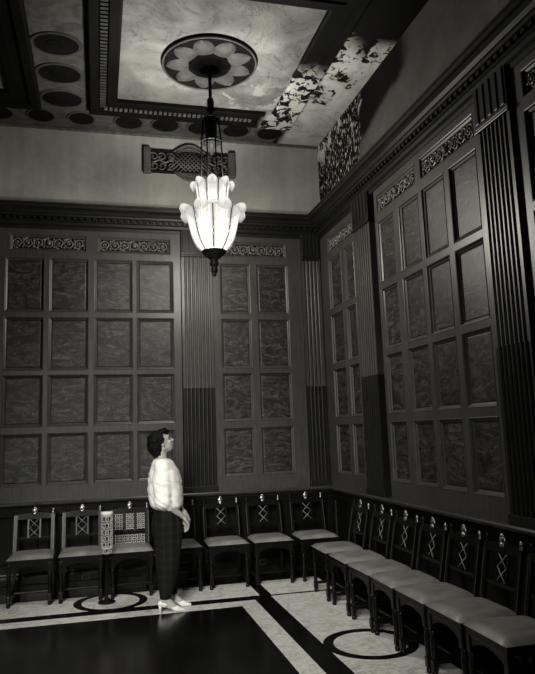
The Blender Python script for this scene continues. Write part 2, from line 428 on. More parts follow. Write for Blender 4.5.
def sweep(prof, mat, label, extra=None):
    """moulding mitred round the corner: profile points are (n, z)"""
    bm = new(); R = []
    for n, z in prof:
        R.append([bm.verts.new((X0, YB - n, z)), bm.verts.new((XR - n, YB - n, z)), bm.verts.new((XR - n, Y0, z))])
    for i in range(len(R) - 1):
        for k in range(2): bm.faces.new((R[i][k], R[i][k + 1], R[i + 1][k + 1], R[i + 1][k]))
    if extra: extra(bm)
    return trim(bm, mat, label)
def dentils(bm):
    k = X0 + 0.03
    while k < XR - 0.2:
        box(bm, k, k + 0.04, 0.12, 0.158, 4.176, 4.204, fn=BK); k += 0.075
    k = YB - 0.25
    while k > 2.0:
        box(bm, k - 0.04, k, 0.12, 0.158, 4.176, 4.204, fn=RG); k -= 0.075
sweep([(0.0, 4.08), (0.07, 4.08), (0.075, 4.115), (0.10, 4.13), (0.105, 4.16), (0.125, 4.17), (0.13, 4.208), (0.165, 4.212), (0.17, 4.235), (0.185, 4.24), (0.205, 4.265), (0.235, 4.282), (0.262, 4.285), (0.265, 4.318), (0.278, 4.322), (0.28, 4.338), (0.0, 4.36)],
      'cornice', 'dark wooden cornice with dentils above the panelling', dentils)
sweep([(0.0, 0.88), (0.06, 0.885), (0.075, 0.905), (0.11, 0.912), (0.125, 0.925), (0.13, 0.945), (0.12, 0.958), (0.0, 0.962)], 'ledge', 'moulded ledge running along the walls above the chairs')
sweep([(0.0, 0.20), (0.05, 0.20), (0.055, 0.185), (0.075, 0.175), (0.08, 0.15), (0.08, 0.09), (0.10, 0.08), (0.105, 0.0)], 'dado', 'dark stepped baseboard below the chairs')
bm = new(); box(bm, X0, XR, 0.0, 0.03, 5.355, 5.39, 0.008, fn=BK); trim(bm, 'dentil', 'thin pale moulding where the back wall meets the ceiling')
def dado(W, s0, s1, label):
    ops = []; n = max(1, round((s1 - s0) / 0.55)); st = (s1 - s0) / n
    for k in range(n): ops.append((s0 + st * k + 0.05, s0 + st * (k + 1) - 0.05, 0.28, 0.80))
    bm = new(); frame_mesh(bm, W, s0, s1, 0.19, 0.89, ops, 0.045, [(0, 0.045), (0.012, 0.036), (0.02, 0.02)])
    for o in ops: quad(bm, [W(o[0] + 0.02, 0.02, o[2] + 0.02), W(o[1] - 0.02, 0.02, o[2] + 0.02), W(o[1] - 0.02, 0.02, o[3] - 0.02), W(o[0] + 0.02, 0.02, o[3] - 0.02)])
    trim(bm, 'dado', label)
dado(BK, X0, XR - 0.045, 'dark panelled dado of the back wall behind the chairs')
dado(RG, 1.5, YB - 0.045, 'dark panelled dado of the right wall behind the chairs')

# ------------------------------------------------------------------ coffered ceiling
def coffer(x0, x1, y0, y1, label):
    bm = new()
    prof = [(0.0, ZC), (0.0, ZC - 0.05), (0.02, ZC - 0.06), (0.11, ZC - 0.06), (0.115, ZC - 0.04), (0.20, ZC - 0.04), (0.21, ZC - 0.075), (0.29, ZC - 0.075), (0.31, ZC - 0.05), (0.315, ZC)]
    R = []
    for d, z in prof:
        R.append([bm.verts.new(c) for c in ((x0 - d, y0 - d, z), (x1 + d, y0 - d, z), (x1 + d, y1 + d, z), (x0 - d, y1 + d, z))])
    for i in range(len(R) - 1):
        for k in range(4): bm.faces.new((R[i][k], R[i][(k + 1) % 4], R[i + 1][(k + 1) % 4], R[i + 1][k]))
    t = trim(bm, 'beam', label)
    bm = new(); box(bm, x0, x1, y0, y1, ZC - 0.006, ZC); obj('coffer_panel', bm, 'ceil_panel', t)
    bm = new(); k = x0 - 0.14
    while k < x1 + 0.12:
        for yy in (y1 + 0.125, y0 - 0.19):
            if not (x1 - 0.25 < k): box(bm, k, k + 0.034, yy, yy + 0.065, ZC - 0.062, ZC - 0.03)
        k += 0.056
    obj('dentil_band', bm, 'dentil', t); bm = new()
    k = y0 - 0.14
    while k < y1 + 0.12:
        box(bm, x0 - 0.19, x0 - 0.125, k, k + 0.034, ZC - 0.062, ZC - 0.03)
        k += 0.056
    obj('dentil_band', bm, 'ornament_grey', t)
coffer(0.20, 2.0, 4.95, 6.91, 'dark moulded beam framing the pale ceiling coffer')
coffer(-2.75, -0.95, 4.95, 6.91, 'dark moulded beam framing the ceiling coffer farther left')
def roundel(cx, cy, r, squash=1.0, ang=0.0):
    bm = new(); S = 40
    def ring(rr, z): return [bm.verts.new((cx + rr * (math.cos(2 * PI * k / S) * math.cos(ang) - squash * math.sin(2 * PI * k / S) * math.sin(ang)), cy + rr * (math.cos(2 * PI * k / S) * math.sin(ang) + squash * math.sin(2 * PI * k / S) * math.cos(ang)), z)) for k in range(S)]
    rs = [ring(r, ZC), ring(r * 0.97, ZC - 0.012), ring(r * 0.84, ZC - 0.012), ring(r * 0.80, ZC - 0.006), ring(r * 0.40, ZC - 0.006), ring(r * 0.36, ZC - 0.012)]
    for i, mi in enumerate((1, 1, 0, 0, 0)):
        for k in range(S): bm.faces.new((rs[i][k], rs[i][(k + 1) % S], rs[i + 1][(k + 1) % S], rs[i + 1][k])).material_index = mi
    bm.faces.new(rs[-1]).material_index = 0
    return obj('painted_roundel', bm, ['ornament_dark', 'ornament_grey'], ceiling)
for k in range(5): roundel(0.35 + 0.44 * k, 7.45, 0.19)
for k in range(3): roundel(-0.40, 7.02 - 0.52 * k, 0.25, 0.8)
for k in range(4): roundel(-0.2 - 0.46 * k, 7.45, 0.17)

# ------------------------------------------------------------------ ceiling medallion
CX, CY = 1.095, 6.02
med = empty('ceiling_medallion', (CX, CY, ZC - 0.006))
tag(med, 'round plaster flower medallion on the ceiling above the chandelier', 'ceiling medallion')
bm = new(); lathe(bm, [(0.0, 0.0), (0.485, 0.0), (0.49, -0.015), (0.475, -0.03), (0.455, -0.032), (0.445, -0.022), (0.0, -0.022)], seg=40)
obj('disc', bm, 'medal_dark', med)
bm = new(); tube(bm, [(0.475 * math.cos(2 * PI * k / 48), 0.475 * math.sin(2 * PI * k / 48), -0.028) for k in range(48)], 0.013, 6, closed=True); obj('rim', bm, 'petal_relief', med)
for k in range(9):
    a = 2 * PI * (k + 0.25) / 9; bm = new(); rows = []
    for i in range(11):
        t = i / 10; r = 0.185 + 0.255 * t; hw = 0.102 * (math.sin(PI * min(1, 0.28 + 0.72 * t) ** 1.25) ** 0.6 if t < 1 else 0.02) + 0.004
        row = []
        for j in range(7):
            q = j / 3 - 1; z = -0.026 - 0.030 * (1 - q * q) ** 0.5 * (0.3 + 0.7 * math.sin(PI * (0.15 + 0.8 * t)))
            x, y = r, q * hw
            row.append(bm.verts.new((x * math.cos(a) - y * math.sin(a), x * math.sin(a) + y * math.cos(a), z)))
        rows.append(row)
    for i in range(10):
        for j in range(6): bm.faces.new((rows[i][j], rows[i][j + 1], rows[i + 1][j + 1], rows[i + 1][j]))
    obj('petal', bm, 'petal_relief', med, True)
bm = new(); lathe(bm, [(0.0, -0.02), (0.215, -0.02), (0.22, -0.045), (0.20, -0.055), (0.18, -0.05), (0.15, -0.06), (0.10, -0.085), (0.05, -0.10), (0.0, -0.10)], seg=32); obj('boss', bm, 'medal_dark', med, True)

# ------------------------------------------------------------------ chandelier
ch = empty('chandelier', (CX, CY, 3.15))
tag(ch, 'lit chandelier of two tiers of frosted glass petals hanging on a dark rod', 'chandelier')
def cz(z): return z - 3.15
bm = new(); lathe(bm, [(0.05, cz(5.28)), (0.05, cz(5.27)), (0.018, cz(5.24)), (0.016, cz(4.98)), (0.016, cz(4.72))], seg=12); obj('rod', bm, 'iron', ch)
bm = new(); lathe(bm, [(0.012, cz(5.0)), (0.03, cz(4.985)), (0.036, cz(4.95)), (0.034, cz(4.90)), (0.045, cz(4.88)), (0.045, cz(4.86)), (0.02, cz(4.85))], seg=16); obj('knuckle', bm, 'iron', ch)
bm = new(); lathe(bm, [(0.02, cz(4.80)), (0.07, cz(4.785)), (0.075, cz(4.76)), (0.06, cz(4.74)), (0.06, cz(4.56)), (0.08, cz(4.54)), (0.085, cz(4.50)), (0.03, cz(4.48)), (0.02, cz(4.40)), (0.0, cz(4.38))], seg=16); obj('stem_hub', bm, 'iron', ch)
for z, r in ((4.77, 0.085), (4.52, 0.105)):
    bm = new(); tube(bm, [(r * math.cos(2 * PI * k / 24), r * math.sin(2 * PI * k / 24), cz(z)) for k in range(24)], 0.007, 6, closed=True); obj('hoop', bm, 'iron', ch)
for k in range(8):
    a = 2 * PI * k / 8 + 0.2; bm = new()
    tube(bm, [(r * math.cos(a), r * math.sin(a), cz(z)) for z, r in ((4.77, 0.085), (4.52, 0.105), (4.33, 0.115), (3.75, 0.125))], 0.0075, 6); obj('cage_rod', bm, 'iron', ch)
LOW = [(0.105, 3.395), (0.16, 3.46), (0.20, 3.55), (0.224, 3.65), (0.243, 3.74), (0.260, 3.80), (0.283, 3.838), (0.304, 3.832), (0.320, 3.785)]
UPP = [(0.125, 3.70), (0.132, 3.82), (0.138, 3.93), (0.144, 4.0), (0.154, 4.07), (0.170, 4.11), (0.190, 4.105), (0.205, 4.065)]
def lerp_path(P, t):
    x = t * (len(P) - 1); i = min(int(x), len(P) - 2); f = x - i
    p0 = P[max(i - 1, 0)]; p1 = P[i]; p2 = P[i + 1]; p3 = P[min(i + 2, len(P) - 1)]
    return [0.5 * ((2 * p1[c]) + (-p0[c] + p2[c]) * f + (2 * p0[c] - 5 * p1[c] + 4 * p2[c] - p3[c]) * f * f + (-p0[c] + 3 * p1[c] - 3 * p2[c] + p3[c]) * f ** 3) for c in (0, 1)]
def glass_petal(P, a, hw, name):
    bm = new(); rows = []; N = 26; J = 10; th_l = bm.verts.layers.float.new('thick')
    for i in range(N + 1):
        t = i / N; r, z = lerp_path(P, t)
        k = 1.0 if t < 0.58 else math.sqrt(max(0.0, 1 - ((t - 0.58) / 0.42) ** 2))
        row = []
        for j in range(J + 1):
            q = 2 * j / J - 1; th = q * hw * max(k, 0.06) * (1 - 0.14 * max(0, t - 0.35) / 0.65)
            rr = r * (1 + 0.10 * (1 - q * q)) - 0.012 * q * q * t; zz = z - 0.06 * q * q * min(1.0, max(0.0, (t - 0.45) / 0.35)) ** 1.5
            row.append(bm.verts.new((rr * math.cos(a + th), rr * math.sin(a + th), cz(zz)))); row[-1][th_l] = max(abs(q), t ** 6)
        rows.append(row)
    for i in range(N):
        for j in range(J): bm.faces.new((rows[i][j], rows[i][j + 1], rows[i + 1][j + 1], rows[i + 1][j]))
    return obj(name, bm, 'glass', ch, True)
VA = math.atan2(0 - CY, 0 - CX)          # direction from the lamp to the door end of the room
for k in range(8):
    glass_petal(LOW, VA + (k + 0.5) * PI / 4, PI / 8 * 1.04, 'lower_petal')
    glass_petal(UPP, VA + k * PI / 4, PI / 8 * 1.0, 'upper_petal')
    bm = new(); a = VA + k * PI / 4
    pts = []
    for i in range(15):
        r, z = lerp_path(LOW, 0.62 * i / 14); pts.append(((r + 0.006) * math.cos(a), (r + 0.006) * math.sin(a), cz(z)))
    tube(bm, pts, 0.0055, 5); obj('rib', bm, 'iron', ch)
    bm = new(); a += PI / 8; pts = []
    for i in range(11):
        r, z = lerp_path(UPP, 0.15 + 0.45 * i / 10); pts.append(((r + 0.005) * math.cos(a), (r + 0.005) * math.sin(a), cz(z)))
    tube(bm, pts, 0.0035, 5); obj('upper_rib', bm, 'iron', ch)
bm = new(); lathe(bm, [(0.02, cz(3.44)), (0.10, cz(3.415)), (0.118, cz(3.405)), (0.122, cz(3.385)), (0.11, cz(3.37)), (0.095, cz(3.36)), (0.07, cz(3.335)), (0.042, cz(3.315)), (0.036, cz(3.295)), (0.044, cz(3.28)), (0.042, cz(3.255)), (0.026, cz(3.24)), (0.034, cz(3.22)), (0.034, cz(3.19)), (0.018, cz(3.175)), (0.022, cz(3.165)), (0.018, cz(3.15)), (0.004, cz(3.142))], seg=24)
obj('base_cup', bm, 'bronze', ch, True)
for k, (z, wv, r) in enumerate(((3.60, 0.40, 0.0), (3.76, 0.3, 0.0), (3.92, 0.30, 0.0))):
    for q in range(2):
        d = bpy.data.lights.new('bulb', 'POINT'); d.energy = CHAND_W * wv * 0.5; d.color = (1, 0.985, 0.93); d.shadow_soft_size = 0.03
        o = bpy.data.objects.new('bulb_light', d); COL.objects.link(o); o.parent = ch
        a = q * PI + k; o.location = (0.085 * math.cos(a), 0.085 * math.sin(a), cz(z))

# ------------------------------------------------------------------ wall grille
gr = empty('wall_grille', (1.12, YB, 5.03))
tag(gr, 'dark pierced ornamental grille on the plaster frieze behind the chandelier rod', 'grille')
def GL(s, n, z): return (s, -n, z)
bm = new(); hw, hh = 0.545, 0.145
for z in (-hh, hh - 0.022): box(bm, -hw, hw, 0.0, 0.05, z, z + 0.022, 0.004, fn=GL)
box(bm, -hw, hw, 0.0, 0.006, -hh, hh, fn=GL)
obj('frame', bm, 'iron', gr)
for s in (-1, 1):
    bm = new(); box(bm, s * 0.535 - 0.045, s * 0.535 + 0.045, 0, 0.075, -0.165, 0.165, 0.006, fn=GL); obj('end_block', bm, 'grille', gr)
    bm = new()
    for q in (-1, 1):
        for c0 in (0.24, 0.35, 0.45):
            tube(bm, [GL(s * (c0 + 0.055 * (1 - 0.7 * t / 11) * math.cos(2.2 * PI * t / 11 + 0.6)), 0.035, q * 0.06 + 0.055 * (1 - 0.7 * t / 11) * math.sin(2.2 * PI * t / 11 + 0.6) * q) for t in range(12)], 0.010, 5)
    tube(bm, [GL(s * (0.2 + 0.28 * t / 8), 0.04, 0.018 * math.sin(t * 1.5)) for t in range(9)], 0.014, 5)
    for q in range(4): sphere(bm, GL(s * (0.23 + 0.08 * q), 0.042, 0.05 * (-1) ** q), 0.018, 8, 6)
    obj('scrollwork', bm, 'grille', gr, True)
bm = new()
for q in range(-3, 4):
    tube(bm, [GL(q * 0.055 - 0.12, 0.04, -0.12), GL(q * 0.055 + 0.12, 0.04, 0.12)], 0.009, 5)
    tube(bm, [GL(q * 0.055 + 0.12, 0.045, -0.12), GL(q * 0.055 - 0.12, 0.045, 0.12)], 0.009, 5)
obj('lattice', bm, 'grille', gr)
for s in (-1, 1):
    bm = new()
    pts = [(-0.2 + 0.4 * t / 16, 0.13 + 0.10 * math.sin(PI * t / 16)) for t in range(17)]
    top = [bm.verts.new(GL(x, 0.05, s * z)) for x, z in pts]; bot = [bm.verts.new(GL(x, 0.05, s * 0.125)) for x, z in pts]
    tb = [bm.verts.new(GL(x, 0.0, s * z)) for x, z in pts]
    for k in range(16):
        bm.faces.new((top[k], top[k + 1], bot[k + 1], bot[k])); bm.faces.new((top[k], tb[k], tb[k + 1], top[k + 1]))
    tube(bm, [GL(x, 0.05, s * z) for x, z in pts], 0.012, 6)
    tube(bm, [GL(x * 0.75, 0.052, s * (0.12 + (z - 0.12) * 0.55)) for x, z in pts], 0.008, 6)
    obj('arched_lobe', bm, 'grille', gr)

# ------------------------------------------------------------------ chairs
def lattice_x(bm, cx, y0, y1, z0, z1, hw, n, r=0.004):
    """n crossings one above the other in a narrow leaning splat"""
    for k in range(n):
        za, zb = z0 + (z1 - z0) * k / n, z0 + (z1 - z0) * (k + 1) / n
        ya, yb = y0 + (y1 - y0) * k / n, y0 + (y1 - y0) * (k + 1) / n
        tube(bm, [(cx - hw, ya, za), (cx + hw, yb, zb)], r, 5); tube(bm, [(cx + hw, ya, za), (cx - hw, yb, zb)], r, 5)
def fret(bm, x0, x1, ya, yb, z0, z1, cell, r=0.0042):
    """pierced fretwork of small rings and crosses"""
    nx = max(1, round((x1 - x0) / cell)); nz = max(1, round((z1 - z0) / cell)); cw = (x1 - x0) / nx; chh = (z1 - z0) / nz
    for i in range(nx):
        for j in range(nz):
            c = x0 + cw * (i + 0.5); z = z0 + chh * (j + 0.5); y = ya + (yb - ya) * (j + 0.5) / nz
            tube(bm, [(c + cw * 0.33 * math.cos(2 * PI * q / 8), y, z + chh * 0.33 * math.sin(2 * PI * q / 8)) for q in range(8)], r, 4, closed=True)
            for d in range(4):
                a = PI / 4 + d * PI / 2
                tube(bm, [(c + cw * 0.33 * math.cos(a), y, z + chh * 0.33 * math.sin(a)), (c + cw * 0.68 * math.cos(a), y, z + chh * 0.68 * math.sin(a))], r, 4)
def make_chair(kind='plain'):
    t = empty('side_chair', (0, 0, 0)); W2 = 0.225
    # seat cushion
    bm = new(); N = 12; g = []
    for i in range(N + 1):
        row = []
        for j in range(N + 1):
            u, v = 2 * i / N - 1, 2 * j / N - 1
            e = (1 - abs(u) ** 6) * (1 - abs(v) ** 6)
            row.append(bm.verts.new((u * W2 * (1.0 - 0.06 * (v + 1) / 2), v * 0.215, 0.452 + 0.04 * e ** 0.5)))
        g.append(row)
    for i in range(N):
        for j in range(N): bm.faces.new((g[i][j], g[i + 1][j], g[i + 1][j + 1], g[i][j + 1]))
    obj('seat', bm, 'leather', t, True)
    bm = new(); box(bm, -W2 + 0.008, W2 - 0.008, -0.205, 0.205, 0.40, 0.452, 0.006)
    obj('seat_rail', bm, 'chair', t)
    # arched aprons
    S = 10
    for face in (-0.2, 0.19):
        bm = new()
        pts = [(-0.18 + 0.36 * k / S, 0.33 + 0.055 * math.sin(PI * k / S) ** 0.7) for k in range(S + 1)]
        for y in (face, face + 0.018):
            for k in range(S): quad(bm, [(pts[k][0], y, pts[k][1]), (pts[k + 1][0], y, pts[k + 1][1]), (pts[k + 1][0], y, 0.402), (pts[k][0], y, 0.402)])
        for k in range(S): quad(bm, [(pts[k][0], face, pts[k][1]), (pts[k + 1][0], face, pts[k + 1][1]), (pts[k + 1][0], face + 0.018, pts[k + 1][1]), (pts[k][0], face + 0.018, pts[k][1])])
        obj('apron', bm, 'chair', t)
    for s in (-1, 1):
        bm = new(); x = s * 0.195
        box(bm, x - 0.022, x + 0.022, -0.208, -0.164, 0.30, 0.41, 0.004)
        lathe(bm, [(0.018, 0.30), (0.023, 0.285), (0.016, 0.265), (0.022, 0.24), (0.019, 0.13), (0.017, 0.11)], (x, -0.186), 10)
        box(bm, x - 0.02, x + 0.02, -0.206, -0.166, 0.04, 0.11, 0.004); lathe(bm, [(0.018, 0.0), (0.021, 0.02), (0.016, 0.04)], (x, -0.186), 10)
        obj('leg', bm, 'chair', t)
        bm = new(); xb = s * 0.19
        pr = [(0.25, 0.0), (0.215, 0.2), (0.20, 0.45)]
        for k in range(2):
            box(bm, -0.018, 0.018, -0.018, 0.018, 0, 1, fn=lambda a, b, c, k=k: (xb + a, pr[k][0] + (pr[k + 1][0] - pr[k][0]) * c + b, pr[k][1] + (pr[k + 1][1] - pr[k][1]) * c))
        obj('leg', bm, 'chair', t)
        bm = new()
        box(bm, -0.018, 0.018, -0.014, 0.014, 0, 1, fn=lambda a, b, c: (xb + a, 0.20 + 0.075 * c + b, 0.45 + 0.385 * c))
        stile = obj('stile', bm, 'chair', t)
        bm = new(); lathe(bm, [(0.012, 0.832), (0.017, 0.845), (0.010, 0.855), (0.016, 0.872), (0.012, 0.888), (0.003, 0.898)], (xb, 0.278), 10)
        f = obj('finial', bm, 'chair' if s < 0 else 'brass', t, True)  # brass on the right finial only, putting its lit glint into the colour
        bm = new(); box(bm, -0.0022, 0.0022, -0.0165, -0.013, 0.10, 0.93, fn=lambda a, b, c: (xb + 0.012 * s + a, 0.20 + 0.075 * c + b, 0.45 + 0.385 * c)); obj('inlay', bm, 'stile_edge', stile)  # thin strip on the stile front, its painted highlight
        bm = new(); box(bm, x - 0.012, x + 0.012, -0.17, 0.215, 0.08, 0.105, 0.004); obj('stretcher', bm, 'chair', t)
    bm = new(); box(bm, -0.185, 0.185, 0.0, 0.022, 0.08, 0.10, 0.004); obj('stretcher', bm, 'chair', t)
    # crest rail and lower rail
    bm = new(); P = []
    for k in range(13):
        x = -0.205 + 0.41 * k / 12; up = 0.018 * math.cos(PI * (k - 6) / 12)
        P.append([bm.verts.new((x, y, z)) for y, z in ((0.256, 0.79), (0.286, 0.79), (0.292, 0.838 + up), (0.262, 0.838 + up))])
    for k in range(12):
        for e in range(4): bm.faces.new((P[k][e], P[k][(e + 1) % 4], P[k + 1][(e + 1) % 4], P[k + 1][e]))
    bm.faces.new(P[0]); bm.faces.new(P[-1])
    obj('crest_rail', bm, 'chair', t)
    bm = new(); box(bm, -0.185, 0.185, 0.222, 0.242, 0.575, 0.605, 0.004); obj('back_rail', bm, 'chair', t)
    bm = new(); sphere(bm, (0, 0.27, 0.875), (0.036, 0.016, 0.030)); sphere(bm, (0, 0.262, 0.845), (0.026, 0.016, 0.018)); sphere(bm, (0, 0.268, 0.905), (0.02, 0.012, 0.014))
    o = obj('crest_ornament', bm, 'brass', t, True); o['label'] = 'bright carved ornament'
    # splat
    for s in (-1, 1):
        bm = new(); box(bm, -0.008, 0.008, -0.009, 0.009, 0, 1, fn=lambda a, b, c, s=s: (s * 0.06 + a, 0.229 + 0.04 * c + b, 0.60 + 0.20 * c))
        obj('splat_bar', bm, 'chair', t)
    bm = new(); lattice_x(bm, 0, 0.226, 0.262, 0.61, 0.79, 0.048, 2); o = obj('splat', bm, 'splat_inlay', t); o['label'] = 'pale crossed lattice splat'
    if kind == 'fret':
        for x0, x1 in ((-0.165, -0.075), (0.075, 0.165)):
            bm = new(); fret(bm, x0, x1, 0.228, 0.262, 0.62, 0.79, 0.042); obj('fretwork', bm, 'pale_inlay', t)
        bm = new(); fret(bm, -0.165, 0.165, 0.20, 0.222, 0.475, 0.57, 0.046); obj('fretwork', bm, 'pale_inlay', t)
        bm = new(); fret(bm, -0.045, 0.045, 0.222, 0.256, 0.62, 0.79, 0.042); obj('fretwork', bm, 'pale_inlay', t)
    return t
def dup(root, loc, rz):
    r = root.copy(); COL.objects.link(r); r.location = loc; r.rotation_euler = (0, 0, rz)
    for c0 in [o for o in root.children]:
        c = c0.copy(); COL.objects.link(c); c.parent = r
        for g0 in list(c0.children):
            g = g0.copy(); COL.objects.link(g); g.parent = c
    return r
proto = make_chair(); proto_f = make_chair('fret')
BACKROW = 7.245
row = [(-0.66, 0, proto, 'dark wooden chair at the left end of the back wall row'),
       (-0.165, 0, proto, 'dark wooden chair left of the pierced metal stand, small lattice in its back'),
       (0.345, 0, proto_f, 'dark chair with pierced fretwork back, between the pierced metal stand and the woman'),
       (0.86, 0, proto, 'dark wooden chair against the back wall, mostly hidden behind the woman'),
       (1.37, 0, proto, 'dark wooden chair against the back wall, first one clear to the right of the woman'),
       (1.87, 0, proto, 'dark wooden chair against the back wall, second one clear to the right of the woman'),
       (2.40, 0, proto, 'dark wooden chair against the back wall, in the room corner')]
ordn = ['back-most', 'second from the corner', 'third from the corner', 'fourth from the corner', 'fifth from the corner', 'sixth from the corner', 'nearest the viewer']
side = [(2.36, y) for y in (6.39, 5.86, 5.365, 4.895, 4.43, 3.96, 3.49)]
used = set()
def place(p, loc, rz):
    if p.name not in used:
        used.add(p.name); p.location = loc; p.rotation_euler = (0, 0, rz); return p
    return dup(p, loc, rz)
for x, _, p, lab in row:
    c = place(p, (x, BACKROW, 0), 0); tag(c, lab, 'chair', 'chairs in a row along the back wall')
for (x, y), w_ in zip(side, ordn):
    c = place(proto, (x, y, 0), -PI / 2 + random.uniform(-0.03, 0.03)); tag(c, 'dark chair with grey leather seat along the right wall, %s' % w_, 'chair', 'chairs in a row along the right wall')

# ------------------------------------------------------------------ pierced stand between the two left chairs
st = empty('pierced_stand', (0.09, 6.93, 0))
tag(st, 'tall pierced metal stand with a bright cap between two left chairs', 'stand')
bm = new(); lathe(bm, [(0.0, 0.0), (0.085, 0.0), (0.085, 0.015), (0.03, 0.03), (0.014, 0.06), (0.014, 0.47), (0.03, 0.475), (0.0, 0.48)], seg=16); obj('pedestal', bm, 'iron', st)
bm = new(); lathe(bm, [(0.0, 0.885), (0.058, 0.885), (0.061, 0.875), (0.061, 0.855), (0.05, 0.85), (0.0, 0.85)], seg=20); o = obj('cap', bm, 'shoe', st); o['label'] = 'bright white cap'
bm = new(); R = 0.056
def cyl(u, z, rr=R): return (rr * math.cos(u), rr * math.sin(u), z)
def rz_(z): return R if z > 0.53 else R * (0.45 + 0.55 * max(0, (z - 0.47) / 0.06) ** 0.6)
ncell = 6; zz = [0.475, 0.53, 0.592, 0.655, 0.718, 0.78, 0.845]
for j in range(6):
    zc_ = (zz[j] + zz[j + 1]) / 2; hz = (zz[j + 1] - zz[j]) / 2
    for i in range(ncell):
        uc = 2 * PI * (i + 0.5 * (j % 2)) / ncell; hu = PI / ncell
        tube(bm, [cyl(uc + hu * 0.55 * math.cos(PI / 4 * q), zc_ + hz * 0.6 * math.sin(PI / 4 * q), rz_(zc_)) for q in range(8)], 0.0038, 4, closed=True)
        for q in range(4):
            a = PI / 4 + q * PI / 2
            tube(bm, [cyl(uc + hu * 0.5 * math.cos(a), zc_ + hz * 0.55 * math.sin(a), rz_(zc_)), cyl(uc + hu * math.cos(a) * 1.3, zc_ + hz * 1.3 * math.sin(a), rz_(zc_))], 0.0035, 4)
for z in (0.478, 0.53, 0.845):
    tube(bm, [cyl(2 * PI * k / 24, z, rz_(z)) for k in range(24)], 0.005, 5, closed=True)
obj('lattice_sleeve', bm, 'pale_inlay', st)

# ------------------------------------------------------------------ small plates on the baseboard
for x, lab in ((-0.124, 'small square socket plate on the baseboard under the left chairs'), (1.887, 'small square socket plate on the baseboard under the chairs right of the woman')):
    e = empty('socket_plate', (x, YB - 0.08, 0.12)); tag(e, lab, 'socket plate', 'socket plates on the baseboard')
    bm = new()
    for a, b, c, d in ((-0.045, 0.045, 0.022, 0.03), (-0.045, 0.045, -0.03, -0.022), (-0.045, -0.037, -0.03, 0.03), (0.037, 0.045, -0.03, 0.03)): box(bm, a, b, 0, 0.006, c, d, fn=GL)
    obj('rim', bm, 'ledge', e)
    bm = new(); box(bm, -0.04, 0.04, 0, 0.003, -0.026, 0.026, fn=GL); obj('plate', bm, 'dado', e)

# ------------------------------------------------------------------ the woman
wm = empty('person', (0.65, 6.44, 0))
tag(wm, 'standing woman in loose white sweater, dark plaid trousers and white heels, looking up', 'person')
def fused(name, bm, mat, parent, voxel, sm=4, fold=None):
    me = bpy.data.meshes.new('tmp'); bm.to_mesh(me); bm.free()
    o = bpy.data.objects.new('tmp', me); COL.objects.link(o)
    r = o.modifiers.new('r', 'REMESH'); r.mode = 'VOXEL'; r.voxel_size = voxel
    if sm:
        s = o.modifiers.new('s', 'SMOOTH'); s.iterations = sm; s.factor = 0.5
    dg = bpy.context.evaluated_depsgraph_get(); dg.update()
    m2 = bpy.data.meshes.new_from_object(o.evaluated_get(dg)); bpy.data.objects.remove(o); bpy.data.meshes.remove(me)
    m2.name = name; m2.materials.clear(); m2.materials.append(M[mat])
    for p in m2.polygons: p.use_smooth = True
    if fold:
        ns = [v.normal.copy() for v in m2.vertices]
        for v, nn in zip(m2.vertices, ns): v.co = v.co + nn * fold(v.co)
    q = bpy.data.objects.new(name, m2); COL.objects.link(q); q.parent = parent
    return q
def loft(bm, secs, seg=24):
    """closed loft of ellipses (cx, cy, z, rx, ry)"""
    rings = [[bm.verts.new((cx + rx * math.cos(2 * PI * k / seg), cy + ry * math.sin(2 * PI * k / seg), z)) for k in range(seg)] for cx, cy, z, rx, ry in secs]
    for i in range(len(rings) - 1):
        for k in range(seg): bm.faces.new((rings[i][k], rings[i][(k + 1) % seg], rings[i + 1][(k + 1) % seg], rings[i + 1][k]))
    bm.faces.new(rings[0]); bm.faces.new(rings[-1])
    bmesh.ops.recalc_face_normals(bm, faces=bm.faces)
# head frame: tilted back, turned to the right
HC = Vector((-0.035, -0.005, 1.565)); HR = Matrix.Rotation(math.radians(-24), 3, 'Y')
def hp(x, y, z): return HC + HR @ Vector((x, y, z))
bm = new()
# skull, face, jaw, nose, lips, brow, ears
sphere(bm, hp(-0.012, 0, 0.025), (0.092, 0.074, 0.088), 20, 14, rot=HR)
sphere(bm, hp(0.030, 0, -0.030), (0.060, 0.056, 0.078), 18, 12, rot=HR)
sphere(bm, hp(0.052, 0, -0.083), (0.026, 0.028, 0.021), 14, 10, rot=HR)
sphere(bm, hp(0.066, 0, 0.030), (0.022, 0.048, 0.026), 14, 10, rot=HR)
capsule(bm, hp(0.082, 0, 0.014), hp(0.104, 0, -0.020), 0.007, 0.011, 10)
for s in (-1, 1):
    sphere(bm, hp(0.096, s * 0.009, -0.023), 0.007, 8, 6)
    sphere(bm, hp(0.055, s * 0.036, -0.022), (0.026, 0.020, 0.022), 12, 8, rot=HR)
    sphere(bm, hp(-0.012, s * 0.076, -0.012), (0.017, 0.008, 0.030), 10, 8, rot=HR)
capsule(bm, hp(0.045, 0, -0.068), hp(-0.02, 0.045, -0.055), 0.022, 0.024); capsule(bm, hp(0.045, 0, -0.068), hp(-0.02, -0.045, -0.055), 0.022, 0.024)
sphere(bm, hp(0.084, 0, -0.046), (0.010, 0.021, 0.0065), 10, 8, rot=HR); sphere(bm, hp(0.082, 0, -0.058), (0.010, 0.018, 0.0065), 10, 8, rot=HR)
# neck and trunk
capsule(bm, hp(-0.030, 0, -0.05), (-0.050, 0, 1.40), 0.052, 0.056)
loft(bm, [(-0.02, 0, 0.80, 0.09, 0.12), (-0.01, 0, 0.90, 0.10, 0.13), (0.0, 0, 1.02, 0.095, 0.13), (0.01, 0, 1.18, 0.115, 0.15), (-0.01, 0, 1.30, 0.11, 0.165), (-0.035, 0, 1.375, 0.075, 0.15), (-0.045, 0, 1.42, 0.05, 0.07)])
